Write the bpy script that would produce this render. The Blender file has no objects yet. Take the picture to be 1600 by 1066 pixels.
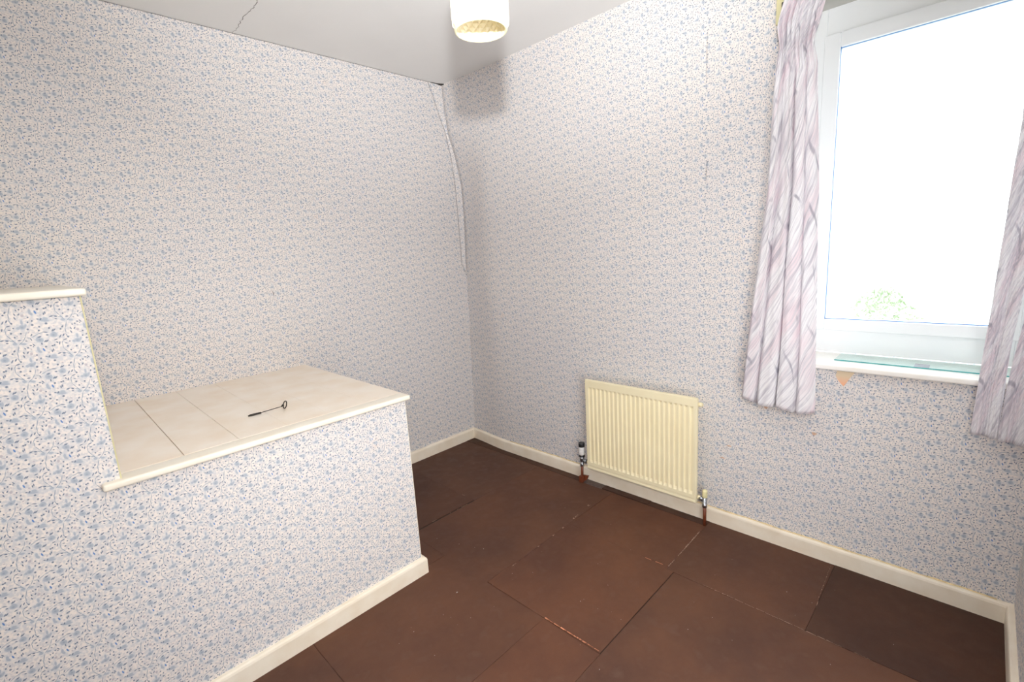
import bpy, bmesh, math, random
from mathutils import Vector, Matrix
random.seed(7)
PI = math.pi
C = bpy.context.scene.collection
S = bpy.context.scene

# ---------------------------------------------------------------- camera, sky, lights, exposure
CAM = Vector((-2.1307, -2.595, 1.332))
cd = bpy.data.cameras.new('camera'); cam = bpy.data.objects.new('camera', cd); C.objects.link(cam); S.camera = cam
cd.sensor_fit = 'HORIZONTAL'; cd.sensor_width = 36.0; cd.lens = 36.0*750.05/1600.0; cd.clip_start = 0.02; cd.clip_end = 200
_f = Vector((0.69698, 0.69291, -0.18461)); _r = Vector((0.69579, -0.71577, -0.05964)); _u = Vector((0.17347, 0.08688, 0.98100))
cam.matrix_world = Matrix(((_r.x, _u.x, -_f.x, CAM.x), (_r.y, _u.y, -_f.y, CAM.y), (_r.z, _u.z, -_f.z, CAM.z), (0, 0, 0, 1)))

SKY = 4.6          # overcast daylight outside
FLASH = 64.0       # the flash on top of the camera
BOUNCE = 335.0      # the part of it thrown up on the ceiling behind
EXPOSURE = 0.0
S.view_settings.view_transform = 'Standard'; S.view_settings.look = 'None'
S.view_settings.exposure = EXPOSURE; S.view_settings.gamma = 1.0; S.view_settings.use_curve_mapping = False
S.cycles.max_bounces = 8; S.cycles.diffuse_bounces = 6; S.cycles.transmission_bounces = 6; S.cycles.glossy_bounces = 3
S.cycles.use_denoising = True; S.cycles.caustics_reflective = False; S.cycles.caustics_refractive = False
S.cycles.sample_clamp_indirect = 6.0

w = bpy.data.worlds.new('overcast_sky'); S.world = w; w.use_nodes = True
wn = w.node_tree.nodes; wl = w.node_tree.links
bg = wn['Background']; tc = wn.new('ShaderNodeTexCoord'); sp = wn.new('ShaderNodeSeparateXYZ'); rp = wn.new('ShaderNodeValToRGB')
wl.new(tc.outputs['Generated'], sp.inputs[0]); wl.new(sp.outputs['Z'], rp.inputs[0]); wl.new(rp.outputs[0], bg.inputs[0])
rp.color_ramp.elements[0].color = (0.92, 0.95, 1.0, 1); rp.color_ramp.elements[1].color = (0.80, 0.89, 1.0, 1)
bg.inputs[1].default_value = SKY

XL_ = -3.05
def lamp(name, kind, loc, energy, size=0.1, target=None, color=(1, 1, 1), **kw):
    d = bpy.data.lights.new(name, kind); o = bpy.data.objects.new(name, d); C.objects.link(o); o.location = loc; d.energy = energy; d.color = color
    if kind == 'AREA': d.size = size
    else: d.shadow_soft_size = size
    for k, v in kw.items(): setattr(d, k, v)
    if target is not None: o.rotation_euler = (Vector(target)-Vector(loc)).to_track_quat('-Z', 'Y').to_euler()
    return o
FL = Vector((-2.148, -2.644, 1.578))
lamp('camera_flash', 'SPOT', FL, FLASH, 0.03, target=(-.15, -.55, .75), color=(1.0, .99, .985), spot_size=math.radians(104), spot_blend=1.0)
lamp('bounced_flash', 'SPOT', FL+Vector((0, 0, .02)), BOUNCE, 0.03, target=(-1.55, -2.05, 2.4), color=(.965, .985, 1.0), spot_size=math.radians(95), spot_blend=1.0)
# added soft fill on the right wall beside the camera, no visible source
d_ = lamp('added_fill_light', 'AREA', (-1.35, -2.745, 1.1), 31.0, 1.0, target=(-1.0, 0, 1.2), color=(.96, .985, 1.0)); d_.data.shape = 'RECTANGLE'; d_.data.size = .80; d_.data.size_y = 1.9
# daylight entering through the pane
pl = lamp('daylight_portal', 'AREA', (0.36, -2.43, 1.5), 1.0, 1.0, target=(-2, -2.43, 1.5)); pl.data.shape = 'RECTANGLE'; pl.data.size = .62; pl.data.size_y = 1.1; pl.data.cycles.is_portal = True

# ---------------------------------------------------------------- helpers
def link(name, me, parent=None):
    o = bpy.data.objects.new(name, me); C.objects.link(o)
    if parent: o.parent = parent
    return o
def fin(name, bm, mats, parent=None, smooth=False, loc=None, recalc=True):
    if recalc: bmesh.ops.recalc_face_normals(bm, faces=bm.faces)
    me = bpy.data.meshes.new(name)
    if loc is not None: bmesh.ops.translate(bm, verts=bm.verts, vec=-Vector(loc))
    bm.to_mesh(me); bm.free()
    for m in (mats if isinstance(mats, (list, tuple)) else [mats]): me.materials.append(m)
    if smooth:
        for p in me.polygons: p.use_smooth = True
    o = link(name, me, parent)
    if loc is not None:
        o.location = Vector(loc)-(parent.location if parent else Vector())
    return o
def bx(bm, x0, x1, y0, y1, z0, z1, bev=0.0, seg=2, mat=0):
    n0 = len(bm.verts)
    g = bmesh.ops.create_cube(bm, size=1.0); vs = g['verts']
    for v in vs: v.co = Vector(((x0+x1)/2+v.co.x*(x1-x0), (y0+y1)/2+v.co.y*(y1-y0), (z0+z1)/2+v.co.z*(z1-z0)))
    fs = list({f for v in vs for f in v.link_faces})
    for f in fs: f.material_index = mat
    if bev > 0:
        es = list({e for v in vs for e in v.link_edges})
        bmesh.ops.bevel(bm, geom=es, offset=bev, segments=seg, profile=.5, affect='EDGES')
def box(name, c, mat, parent=None, bev=0.0, seg=2):
    bm = bmesh.new(); bx(bm, *c, bev=bev, seg=seg); return fin(name, bm, mat, parent)
def tube(bm, pts, r, n=12, cap=True, mat=0):
    rs = r if isinstance(r, (list, tuple)) else [r]*len(pts)
    pts = [Vector(p) for p in pts]; rings = []
    prev = None
    for i, p in enumerate(pts):
        t = (pts[min(i+1, len(pts)-1)]-pts[max(i-1, 0)]).normalized()
        a = prev if prev is not None else (Vector((0, 0, 1)) if abs(t.z) < .9 else Vector((1, 0, 0)))
        u = (a-t*a.dot(t)).normalized(); v = t.cross(u); prev = u
        rings.append([bm.verts.new(p+(u*math.cos(k*2*PI/n)+v*math.sin(k*2*PI/n))*rs[i]) for k in range(n)])
    for a, b in zip(rings[:-1], rings[1:]):
        for k in range(n):
            f = bm.faces.new((a[k], a[(k+1) % n], b[(k+1) % n], b[k])); f.material_index = mat; f.smooth = True
    if cap:
        for q in (rings[0], rings[-1]):
            f = bm.faces.new(q); f.material_index = mat
def lathe(bm, prof, cx, cy, n=24, mat=0):
    """profile (r, z) revolved about the vertical axis through cx, cy"""
    tube(bm, [(cx, cy, z+1e-7*i) for i, (r, z) in enumerate(prof)], [r for r, z in prof], n, True, mat)
def root(name, loc, label, cat, group=None):
    o = link(name, None); o.location = loc; o['label'] = label; o['category'] = cat
    if group: o['group'] = group
    return o
def structure(o): o['kind'] = 'structure'; return o
def lerp(tab, z):
    tab = sorted(tab)
    if z <= tab[0][0]: return tab[0][1]
    for (a, x), (b, y) in zip(tab[:-1], tab[1:]):
        if z <= b: return x+(y-x)*(z-a)/(b-a)
    return tab[-1][1]

# ---------------------------------------------------------------- materials
class NT:
    def __init__(s, name, rough=.6, spec=.3):
        s.m = bpy.data.materials.new(name); s.m.use_nodes = True; s.n = s.m.node_tree.nodes; s.l = s.m.node_tree.links
        s.b = s.n['Principled BSDF']; s.b.inputs['Roughness'].default_value = rough; s.b.inputs['Specular IOR Level'].default_value = spec
    def node(s, t, **kw):
        n = s.n.new(t)
        for k, v in kw.items(): setattr(n, k, v)
        return n
    def math(s, op, a, b=None, c=None, clamp=False):
        n = s.n.new('ShaderNodeMath'); n.operation = op; n.use_clamp = clamp
        for i, x in enumerate((a, b, c)):
            if x is None: continue
            if isinstance(x, (int, float)): n.inputs[i].default_value = x
            else: s.l.new(x, n.inputs[i])
        return n.outputs[0]
    def obj(s): return s.node('ShaderNodeTexCoord').outputs['Object']
    def mapping(s, v, loc=(0, 0, 0), rot=(0, 0, 0), sc=(1, 1, 1), t='POINT'):
        n = s.node('ShaderNodeMapping', vector_type=t); s.l.new(v, n.inputs['Vector'])
        n.inputs['Location'].default_value = loc; n.inputs['Rotation'].default_value = rot; n.inputs['Scale'].default_value = sc
        return n.outputs[0]
    def noise(s, v, scale, detail=3, rough=.5):
        n = s.node('ShaderNodeTexNoise'); n.inputs['Scale'].default_value = scale; n.inputs['Detail'].default_value = detail; n.inputs['Roughness'].default_value = rough
        if v is not None: s.l.new(v, n.inputs['Vector'])
        return n.outputs['Fac']
    def rng(s, v, a, b, c=0.0, d=1.0):
        n = s.node('ShaderNodeMapRange'); s.l.new(v, n.inputs[0])
        for i, x in enumerate((a, b, c, d)): n.inputs[i+1].default_value = x
        return n.outputs[0]
    def mix(s, f, a, b, mode='MIX'):
        n = s.node('ShaderNodeMix', data_type='RGBA', blend_type=mode)
        for i, x in ((0, f), (6, a), (7, b)):
            if isinstance(x, (int, float)): n.inputs[i].default_value = x
            elif isinstance(x, tuple): n.inputs[i].default_value = (*x, 1)
            else: s.l.new(x, n.inputs[i])
        return n.outputs[2]
    def bump(s, h, strength=.2, dist=.002):
        n = s.node('ShaderNodeBump'); n.inputs['Strength'].default_value = strength; n.inputs['Distance'].default_value = dist
        s.l.new(h, n.inputs['Height']); s.l.new(n.outputs[0], s.b.inputs['Normal'])
    def out(s, c):
        if isinstance(c, tuple): s.b.inputs['Base Color'].default_value = (*c, 1)
        else: s.l.new(c, s.b.inputs['Base Color'])
        return s.m
def srgb(r, g, b): return tuple((x/255/12.92 if x/255 <= .04045 else ((x/255+.055)/1.055)**2.4) for x in (r, g, b))

# one repeat of the floral wallpaper in millimetres: (x, y, angle, half length, half width) of every sprig, measured on the photographed paper
TILE = {'s':[(48.5,54.2,-108,8.5,0.6),(45.5,40.8,-97,7.8,0.5),(45.4,28.8,-82,6.5,0.5),(34.7,4.3,-83,7.2,0.3),(34.7,95.8,-83,7.2,0.3),(38.1,84.5,-65,7.1,0.4),(44.1,74.2,-55,7.1,0.4),(67.0,-4.4,-103,6.9,0.3),(67.0,87.1,-103,6.9,0.3),(62.2,76.3,-125,7.4,0.4),(55.2,67.9,-137,5.7,0.4),(69.8,78.2,-20,3.7,0.4),(32.5,78.8,-17,5.3,0.5),(40.9,74.8,-33,5.7,0.4),(81.2,81.6,28,6.7,0.4),(0.1,40.5,20,6.5,0.5),(91.3,86.2,20,6.5,0.5),(35.7,13.6,61,4.3,0.4)],'d':[(73.5,73.9,-79,3.1,0.7),(41.1,18.7,13,3.9,0.9),(9.0,41.8,-18,4.1,0.8),(47.6,24.2,-79,2.0,1.4),(40.1,30.1,57,3.3,1.1),(33.7,27.8,65,3.8,0.9),(24.7,21.1,16,3.2,1.0),(41.5,9.7,-13,2.3,0.8),(48.7,13.0,-14,1.2,1.2),(43.1,1.4,-25,1.7,1.8),(43.1,92.9,-25,1.7,1.8),(59.0,-1.1,-14,1.6,1.7),(59.0,90.4,-14,1.6,1.7),(47.4,82.7,-73,1.7,1.2),(53.6,74.6,6,2.7,1.2),(65.0,71.4,-13,1.8,0.8),(59.9,53.8,-77,1.8,0.9),(65.0,55.1,-12,1.4,1.5),(62.7,43.8,53,2.6,1.1),(55.9,44.4,-77,2.7,0.9),(55.0,35.8,-74,3.3,0.9),(76.7,35.2,-12,1.4,1.6),(41.3,50.9,58,2.6,1.3),(37.1,45.2,-37,1.5,1.7),(25.5,45.0,40,3.3,1.1),(19.9,8.0,-15,1.6,1.8),(16.4,-3.1,-86,3.1,0.9),(16.4,88.4,-86,3.1,0.9),(33.7,76.8,-14,2.5,1.3),(33.0,71.3,-11,2.0,1.0),(25.5,78.3,13,3.2,1.2),(25.8,13.9,-56,2.2,1.0),(29.8,11.3,68,3.5,0.9),(74.7,23.7,-99,2.0,1.2),(82.2,25.9,-99,2.0,1.2),(81.3,16.4,-14,2.1,1.8),(72.1,7.1,-13,1.8,2.0),(75.8,84.4,53,2.6,0.9),(1.0,56.1,-10,1.7,1.4),(92.2,10.3,-10,1.7,1.4),(-1.1,47.5,-12,1.4,2.0),(90.1,1.7,-12,1.4,2.0),(90.1,93.2,-12,1.4,2.0),(17.4,50.7,-13,1.7,2.1),(22.5,44.4,54,2.9,1.0),(11.5,34.6,-13,2.2,1.2),(-2.7,32.0,8,3.4,1.3),(88.5,77.7,8,3.4,1.3),(89.9,60.7,-92,2.7,1.0),(4.5,6.7,-12,1.9,1.9),(16.3,6.9,-27,1.8,1.6),(13.7,86.0,-86,3.0,1.0),(70.5,59.6,-15,2.0,1.0),(75.9,60.2,-66,3.4,0.9),(74.4,56.5,-78,1.4,0.9),(14.2,62.4,-39,2.1,2.1),(6.5,74.1,57,2.7,1.2),(1.3,74.8,-17,2.1,1.0),(92.5,29.0,-17,2.1,1.0),(5.8,20.2,48,3.1,1.1),(9.0,20.2,47,3.5,1.1)],'p':[(69.8,50.9,-28,1.5,0.9),(51.9,85.3,4,1.4,0.8),(72.2,33.1,-19,3.1,0.6),(83.8,9.8,28,2.4,0.8),(71.8,-0.7,-10,1.1,1.1),(71.8,90.8,-10,1.1,1.1),(26.5,54.5,-12,1.9,0.9),(7.5,83.7,-18,1.3,1.7),(68.2,39.8,-11,2.5,3.2)],'f':[(63.6,13.4,-19,5.3,5.1),(64.5,24.6,-96,5.4,2.0),(68.4,14.6,58,5.4,2.3),(56.6,12.0,-13,3.1,3.1),(11.8,70.5,-8,9.1,3.3),(14.6,74.4,-11,4.8,2.6),(22.8,33.1,-19,6.4,5.4),(24.5,36.6,-50,5.0,3.1),(-3.8,23.9,-27,6.5,4.9),(87.4,69.6,-27,6.5,4.9),(86.1,74.5,15,4.3,2.9),(0.4,23.7,-85,5.2,2.4),(91.6,69.4,-85,5.2,2.4),(82.9,43.6,-60,5.2,2.6),(81.7,49.0,-86,5.1,2.3),(59.2,65.0,-13,4.5,2.5),(45.2,67.7,-29,3.8,3.4)],'c':[(22.1,32.5,-13,2.7,2.4),(63.4,12.7,-11,2.6,2.3),(-3.2,24.6,-27,2.7,2.2),(88.0,70.3,-27,2.7,2.2)],'b':[(-0.1,-0.3,-75,4.3,1.5),(-0.1,91.2,-75,4.3,1.5),(91.1,45.4,-75,4.3,1.5),(-1.1,1.7,-94,2.9,0.9),(-1.1,93.2,-94,2.9,0.9),(90.1,47.4,-94,2.9,0.9)]}
BXM, BYM, AYM = 91.2, 45.7, 91.5
def wallpaper(axis, off=(0.0, 0.0)):
    s = NT('floral_wallpaper', .55, .25)
    sep = s.node('ShaderNodeSeparateXYZ'); s.l.new(s.obj(), sep.inputs[0])
    a = sep.outputs['X'] if axis == 'x' else sep.outputs['Y']
    x = s.math('MULTIPLY_ADD', a, 1000.0 if axis == 'x' else -1000.0, 2112.4+off[0]); y = s.math('MULTIPLY_ADD', sep.outputs['Z'], 1000.0, -1164.3+off[1])
    k = s.math('FLOOR', s.math('DIVIDE', x, BXM))
    u = s.math('MULTIPLY_ADD', k, -BXM, x); v = s.math('FLOORED_MODULO', s.math('MULTIPLY_ADD', k, -BYM, y), AYM)
    cmb = s.node('ShaderNodeCombineXYZ'); s.l.new(u, cmb.inputs[0]); s.l.new(v, cmb.inputs[1]); p = cmb.outputs[0]
    # the repeat seen in 12 turned frames, one for every 15 degrees of sprig angle
    frames = [p]
    for k_ in range(1, 12): frames.append(s.mapping(p, rot=(0, 0, -math.radians(15*k_))))
    last = [None]
    def layer(key, grow=0.0, gl=0.0):
        # frame after frame, each fed by the last result so that the shader's working memory stays small
        cur = last[0]; first = True; by = {}
        for t in TILE[key]: by.setdefault(round(t[2]/15) % 12, []).append(t)
        res = None
        for k_, ts in sorted(by.items()):
            for b0 in range(0, len(ts), 8):
                q0 = frames[k_]
                if cur is not None:
                    b = s.node('ShaderNodeVectorMath', operation='MULTIPLY_ADD'); s.l.new(cur, b.inputs[0]); b.inputs[1].default_value = (1e-7, 1e-7, 0); s.l.new(q0, b.inputs[2]); q0 = b.outputs[0]
                for (cx, cy, ang, hl, hw) in ts[b0:b0+8]:
                    a = -math.radians(15*k_); X = cx*math.cos(a)-cy*math.sin(a); Y = cx*math.sin(a)+cy*math.cos(a)
                    ix, iy = 1/(hl+gl), 1/(hw+grow)
                    q = s.node('ShaderNodeVectorMath', operation='MULTIPLY_ADD'); s.l.new(q0, q.inputs[0]); q.inputs[1].default_value = (ix, iy, 0); q.inputs[2].default_value = (-X*ix, -Y*iy, 0)
                    n = s.node('ShaderNodeVectorMath', operation='LENGTH'); s.l.new(q.outputs[0], n.inputs[0])
                    res = n.outputs['Value'] if res is None else s.math('MINIMUM', res, n.outputs['Value'])
                cur = res
        last[0] = cur
        return res
    o = s.obj()
    fray = s.noise(o, 900, 1)
    big = s.noise(o, 2.2, 3); fine = s.noise(o, 170, 1)
    base = s.mix(s.rng(big, .3, .7), WP['base'], WP['base2'])
    spots = s.rng(s.noise(o, 9, 2), .70, .80); base = s.mix(s.math('MULTIPLY', spots, .5), base, WP['stain'])
    fl = s.math('ADD', layer('f'), s.math('MULTIPLY', fray, .5))
    base = s.mix(s.rng(fine, .40, .60, 0, .45), base, WP['flower'])
    base = s.mix(s.rng(fl, 3.4, 1.2, 0, .42), base, WP['wash'])
    c = s.mix(s.rng(fl, 1.55, 1.05, 0, .95), base, WP['flower'])
    c = s.mix(s.rng(s.math('ADD', layer('c'), s.math('MULTIPLY', fray, .5)), 1.45, .9, 0, .8), c, WP['centre'])
    c = s.mix(s.rng(layer('p', .45, .3), 1.2, .7, 0, .8), c, WP['pink'])
    c = s.mix(s.rng(layer('s', .45), 1.2, .6, 0, .9), c, WP['stem'])
    c = s.mix(s.rng(layer('d', .32, .25), 1.25, .7, 0, .95), c, WP['leaf'])
    c = s.mix(s.rng(layer('b', .2), 1.2, .7, 0, .95), c, WP['blue'])
    return s.out(c)
WP = dict(base=srgb(241, 231, 222), base2=srgb(237, 228, 222), stain=srgb(238, 212, 192), wash=srgb(206, 210, 215), flower=srgb(174, 180, 190), centre=srgb(154, 162, 176), pink=srgb(186, 176, 182), stem=srgb(142, 154, 168), leaf=srgb(102, 116, 136), blue=srgb(76, 124, 184))
WPX = wallpaper('x'); WPY = wallpaper('y', (31.0, 12.0)); WPR = wallpaper('x', (20.0, 40.0))

def paint(name, col, col2, rough=.45, sc=14, spec=.35, bump=.05):
    s = NT(name, rough, spec); o = s.obj()
    c = s.mix(s.rng(s.noise(o, sc, 4), .35, .68), col, col2)
    s.bump(s.noise(o, 140, 2), bump, .002); return s.out(c)
CREAM = paint('cream_gloss_paint', srgb(248, 241, 226), srgb(243, 233, 214), .33, 10)
CREAMTOP = paint('yellowed_cream_paint', srgb(250, 240, 226), srgb(244, 229, 209), .4, 9)
SKIRT = paint('cream_skirting_paint', srgb(246, 236, 218), srgb(238, 224, 202), .35, 12)
YEL = paint('yellow_cream_batten_paint', srgb(216, 208, 164), srgb(204, 196, 150), .5)
CEIL = paint('ceiling_emulsion', srgb(229, 228, 226), srgb(226, 225, 223), .9, 3, .1, .12)
UPVC = paint('white_upvc', srgb(252, 253, 254), srgb(250, 252, 254), .25, 5, .5, .0)
RADM = paint('cream_radiator_enamel', srgb(247, 236, 200), srgb(243, 231, 194), .3, 6, .5, .02)
def plain(name, col, rough=.5, metal=0.0, spec=.5, var=.12):
    s = NT(name, rough, spec); s.b.inputs['Metallic'].default_value = metal
    return s.out(s.mix(s.rng(s.noise(s.obj(), 60, 2), .3, .7), tuple(x*(1-var) for x in col), tuple(min(1, x*(1+var)) for x in col)))
PIPE = plain('brown_painted_pipe', srgb(112, 56, 32), .45)
CHROME = plain('dull_chrome', (.45, .47, .5), .3, 1.0)
BLACKP = plain('black_plastic', (.02, .02, .022), .35)
WHITEP = plain('white_plastic', srgb(230, 228, 226), .4)
CREAMP = plain('cream_plastic', srgb(238, 228, 178), .4)
STEEL = plain('dark_tarnished_steel', (.035, .03, .025), .4, .6)
FRINGE = plain('blue_lens_fringe', srgb(70, 120, 180), .5)  # blue colour fringing of the bright window, painted on as a strip
DARKGAP = plain('dark_crack_gap', (.06, .055, .05), .9)
PLASTER = None

def hardboard(name, tint, seed):
    s = NT(name, .62, .22); o = s.mapping(s.obj(), (seed*3.1, seed*1.7, 0))
    n1 = s.noise(o, 3.0, 5, .6); n2 = s.noise(o, 420, 2, .7); n3 = s.noise(o, 18, 4)
    a = srgb(102, 67, 49); b = srgb(86, 57, 45); g = srgb(112, 88, 76)
    c = s.mix(s.rng(n1, .35, .65), a, b); c = s.mix(s.rng(n3, .55, .8, 0, .45), c, g); c = s.mix(s.rng(n2, .3, .75, 0, .35), c, (.05, .03, .022))
    c = s.mix(1.0, c, tint, 'MULTIPLY')
    s.bump(n2, .25, .001); s.l.new(s.rng(n3, .3, .7, .5, .72), s.b.inputs['Roughness'])
    return s.out(c)
HB = [hardboard('hardboard_%s' % n, t, i) for i, (n, t) in enumerate((('red_brown', (1, 1, 1)), ('dark', (.62, .64, .68)), ('warm', (1.08, 1.02, .98)), ('dusty', (.9, .95, 1.0)), ('mid_brown', (.80, .82, .86))))]  # even tints per sheet; the last one darker and slightly cooler
FRAY = plain('frayed_hardboard_edge', srgb(140, 98, 76), .8)
WORN = plain('dusty_grey_board', srgb(92, 76, 70), .8, var=.25)

# ---------------------------------------------------------------- setting
H = 2.4; XL = -3.05; YR = -2.7615; TH = .14
SK = .0732; ST = .018
# floor: hardboard sheets laid over a sub-floor
fl = box('floor', (XL-TH, .45, YR-TH, TH, -.10, -.0035), plain('dark_brown_subfloor', (.03, .02, .015), .9)); structure(fl)
def sheet(x0, x1, y0, y1, m, lift=0.0, gaps=(.0004, .0004, .0004, .0004)):
    """gaps: at x0, x1, y0, y1"""
    x0 += gaps[0]; x1 -= gaps[1]; y0 += gaps[2]; y1 -= gaps[3]
    bm = bmesh.new(); n = 10; r = lambda: random.uniform(-.0006, .0006)
    pts = []
    for (ax, ay), (cx, cy) in (((x0, y0), (x1, y0)), ((x1, y0), (x1, y1)), ((x1, y1), (x0, y1)), ((x0, y1), (x0, y0))):
        for i in range(n): t = i/n; pts.append((ax+(cx-ax)*t+(r() if i else 0), ay+(cy-ay)*t+(r() if i else 0)))
    cx, cy = (x0+x1)/2, (y0+y1)/2; e = .0016
    bv = [bm.verts.new((x, y, -.0034)) for x, y in pts]; tv = [bm.verts.new((x, y, lift-.0006)) for x, y in pts]
    iv = [bm.verts.new((x+(e if x < cx else -e), y+(e if y < cy else -e), lift)) for x, y in pts]
    bm.faces.new(iv)
    for i in range(len(pts)):
        j = (i+1) % len(pts); bm.faces.new((tv[i], tv[j], iv[j], iv[i])); bm.faces.new((bv[i], bv[j], tv[j], tv[i]))
    return fin('hardboard_sheet', bm, HB[m], fl)
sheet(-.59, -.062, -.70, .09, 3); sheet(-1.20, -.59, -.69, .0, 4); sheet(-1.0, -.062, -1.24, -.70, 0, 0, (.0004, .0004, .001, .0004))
sheet(-1.20, -1.0, -.9595, -.69, 0)
sheet(-.45, -.062, -1.755, -1.24, 2, 0, (.0006, .0004, .0012, .001)); sheet(-.9955, -.45, -1.788, -1.24, 2, .0004, (.0005, .0006, .0014, .0004))
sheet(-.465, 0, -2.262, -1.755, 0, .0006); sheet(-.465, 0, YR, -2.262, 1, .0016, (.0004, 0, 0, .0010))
sheet(-1.62, -.465, YR, -1.79, 0, 0, (.0004, .0008, 0, .0008)); sheet(-1.62, -.9965, -1.545, -.96, 0); sheet(-1.62, -.9965, -1.79, -1.545, 2)
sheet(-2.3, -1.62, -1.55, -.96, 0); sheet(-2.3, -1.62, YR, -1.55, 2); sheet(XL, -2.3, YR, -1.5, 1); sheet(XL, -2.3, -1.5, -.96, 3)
def fray(pts, w, m, dens=1.0, z=.0012):
    """broken, splintered fibres along a board edge"""
    bm = bmesh.new(); rn = random.Random(len(pts)*31+int(w*1e5))
    for (a, b) in zip(pts[:-1], pts[1:]):
        a = Vector(a); b = Vector(b); L = (b-a).length; d = (b-a)/L; nrm = Vector((-d.y, d.x)); t = 0
        while t < L-.004:
            l = min(rn.uniform(.008, .04), L-t)
            if rn.random() < dens:
                p = a+d*t; q = a+d*(t+l); w0 = w*rn.uniform(.3, 1.1); o_ = nrm*rn.uniform(-.0008, .0008)
                vs = [(p+o_, -.001), (p+nrm*w0*.5+d*l*.15+o_, z), (q+nrm*w0*.4-d*l*.1+o_, z*.9), (q+o_, -.001), (q-nrm*w0*.5-d*l*.1+o_, z), (p-nrm*w0*.4+d*l*.2+o_, z*.8)]
                bm.faces.new([bm.verts.new((v.x, v.y, zz)) for v, zz in vs])
            t += l*.97
    return fin('frayed_edge', bm, m, fl, recalc=False)
ORF = plain('raw_orange_fibre', srgb(196, 130, 96), .8, var=.25); PLF = plain('pale_dusty_fibre', srgb(150, 122, 104), .85, var=.3); DKF = plain('dark_fibre', srgb(70, 44, 36), .85)
fray([(-.993, -1.545), (-.992, -1.70), (-.990, -1.785)], .0060, ORF, 1.0, .0022)
fray([(-.445, -1.756), (-.30, -1.755), (-.12, -1.752)], .0062, PLF, .95)
fray([(-.462, -1.91), (-.465, -2.26)], .0032, PLF, .9); fray([(-.466, -2.262), (-.464, -2.50)], .0034, PLF, .75)
fray([(-.03, -2.250), (-.25, -2.258), (-.460, -2.272)], .0030, PLF, .9)
fray([(-.96, -1.252), (-.62, -1.245)], .0050, DKF, .7); fray([(-.86, -1.250), (-.56, -1.243)], .006, PLF, .35); fray([(-.5, -1.24), (-.24, -1.215)], .012, PLF, .35, .0006)
fray([(-.452, -1.65), (-.446, -1.752)], .003, ORF, .6); fray([(-.59, -.70), (-.75, -.696), (-.93, -.685)], .0022, PLF, .5); fray([(-.59, -.56), (-.592, -.70)], .003, PLF, .4)
def strip(x0, x1, y0, y1, mat, z=.0045):
    bm = bmesh.new(); bx(bm, x0, x1, y0, y1, -.0034, z, .0012, 1); return fin('floor_strip', bm, mat, fl)
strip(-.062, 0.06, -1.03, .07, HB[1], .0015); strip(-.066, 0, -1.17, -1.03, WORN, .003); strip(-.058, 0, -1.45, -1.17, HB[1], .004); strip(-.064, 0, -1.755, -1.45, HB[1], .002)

# walls ------------------------------------------------
# how far the plaster corner wanders from the plumb line, by height
CORN = [(0, .028), (.06, .036), (.59, .060), (1.0, .072), (1.25, .070), (1.56, .085), (1.79, .083), (1.97, .046), (2.09, .006), (2.24, -.014), (2.40, -.02)]
def wx(y, z):
    t = max(0.0, min(1.0, (y+.38)/.38)); t = t*t*(3-2*t)
    return lerp(CORN, z)*t
bm = bmesh.new()
ys = [-2.03, -1.7, -1.3, -.9, -.6, -.45]+[-.38+.38*i/12 for i in range(13)]+[.06]; zs = [2.4*i/40 for i in range(41)]
gv = [[bm.verts.new((wx(min(y, 0), z), y, z)) for z in zs] for y in ys]
for i in range(len(ys)-1):
    for j in range(len(zs)-1):
        f = bm.faces.new((gv[i][j], gv[i][j+1], gv[i+1][j+1], gv[i+1][j])); f.smooth = True
bx(bm, .30, .34, -2.03, .3, 0, H); bx(bm, .002, .30, -2.034, -2.03, .815, 2.165)
bx(bm, 0, .34, YR-TH, -2.03, 0, .815); bx(bm, 0, .34, YR-TH, -2.03, 2.165, H); bx(bm, 0, .34, YR-TH, -2.742, .815, 2.165)
ww = structure(fin('wall_window', bm, WPY, recalc=False))
bm = bmesh.new(); bx(bm, XL-TH, .40, 0, TH, 0, H); wb = structure(fin('wall_back', bm, WPX))
bm = bmesh.new(); bx(bm, XL-TH, 0.0, YR-TH, YR, 0, H); wr = structure(fin('wall_right', bm, WPR))
bm = bmesh.new(); bx(bm, XL-TH, XL, YR, 0, 0, H); wlft = structure(fin('wall_left', bm, WPY))
ceiling = structure(box('ceiling', (XL-TH, .40, YR-TH, TH, H, H+.12), CEIL))

# loose strip of paper bridging the corner, and its torn lower end
Lf = [(-.1259, 2.398), (-.0662, 2.235), (-.0141, 2.0945), (.0128, 1.946), (.0289, 1.788), (.0332, 1.562), (.0358, 1.256), (.058, 1.206)]
def wrinkle(parent, path, right, mat, name='loose_wallpaper_strip'):
    bm = bmesh.new(); a = []; b = []; c = []
    for i, (x, z) in enumerate(path):
        xr = lerp([(q[1], q[0]) for q in right], z)
        a.append(bm.verts.new((x, -.001, z))); xr = x+(xr-x)*.9; m = (x+xr)/2
        b.append(bm.verts.new((m+.003, -.007+.001*math.sin(i*2.3), z))); c.append(bm.verts.new((xr-.001, -.010, z)))
    for p, q in ((a, b), (b, c)):
        for i in range(len(path)-1): bm.faces.new((p[i], p[i+1], q[i+1], q[i]))
    return fin(name, bm, mat, parent, smooth=False)
pp = []
for i in range(len(Lf)-1):
    for k in range(4):
        t = k/4; pp.append((Lf[i][0]+(Lf[i+1][0]-Lf[i][0])*t+random.uniform(-.0015, .0015), Lf[i][1]+(Lf[i+1][1]-Lf[i][1])*t))
pp.append(Lf[-1]); pp.reverse()
Rt = [(-.0188, 2.398), (-.022, 2.242), (-.001, 2.092), (.040, 1.969), (.080, 1.787), (.080, 1.5625), (.064, 1.254), (.068, 1.206)]
wrinkle(wb, pp, Rt, WPX)
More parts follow.
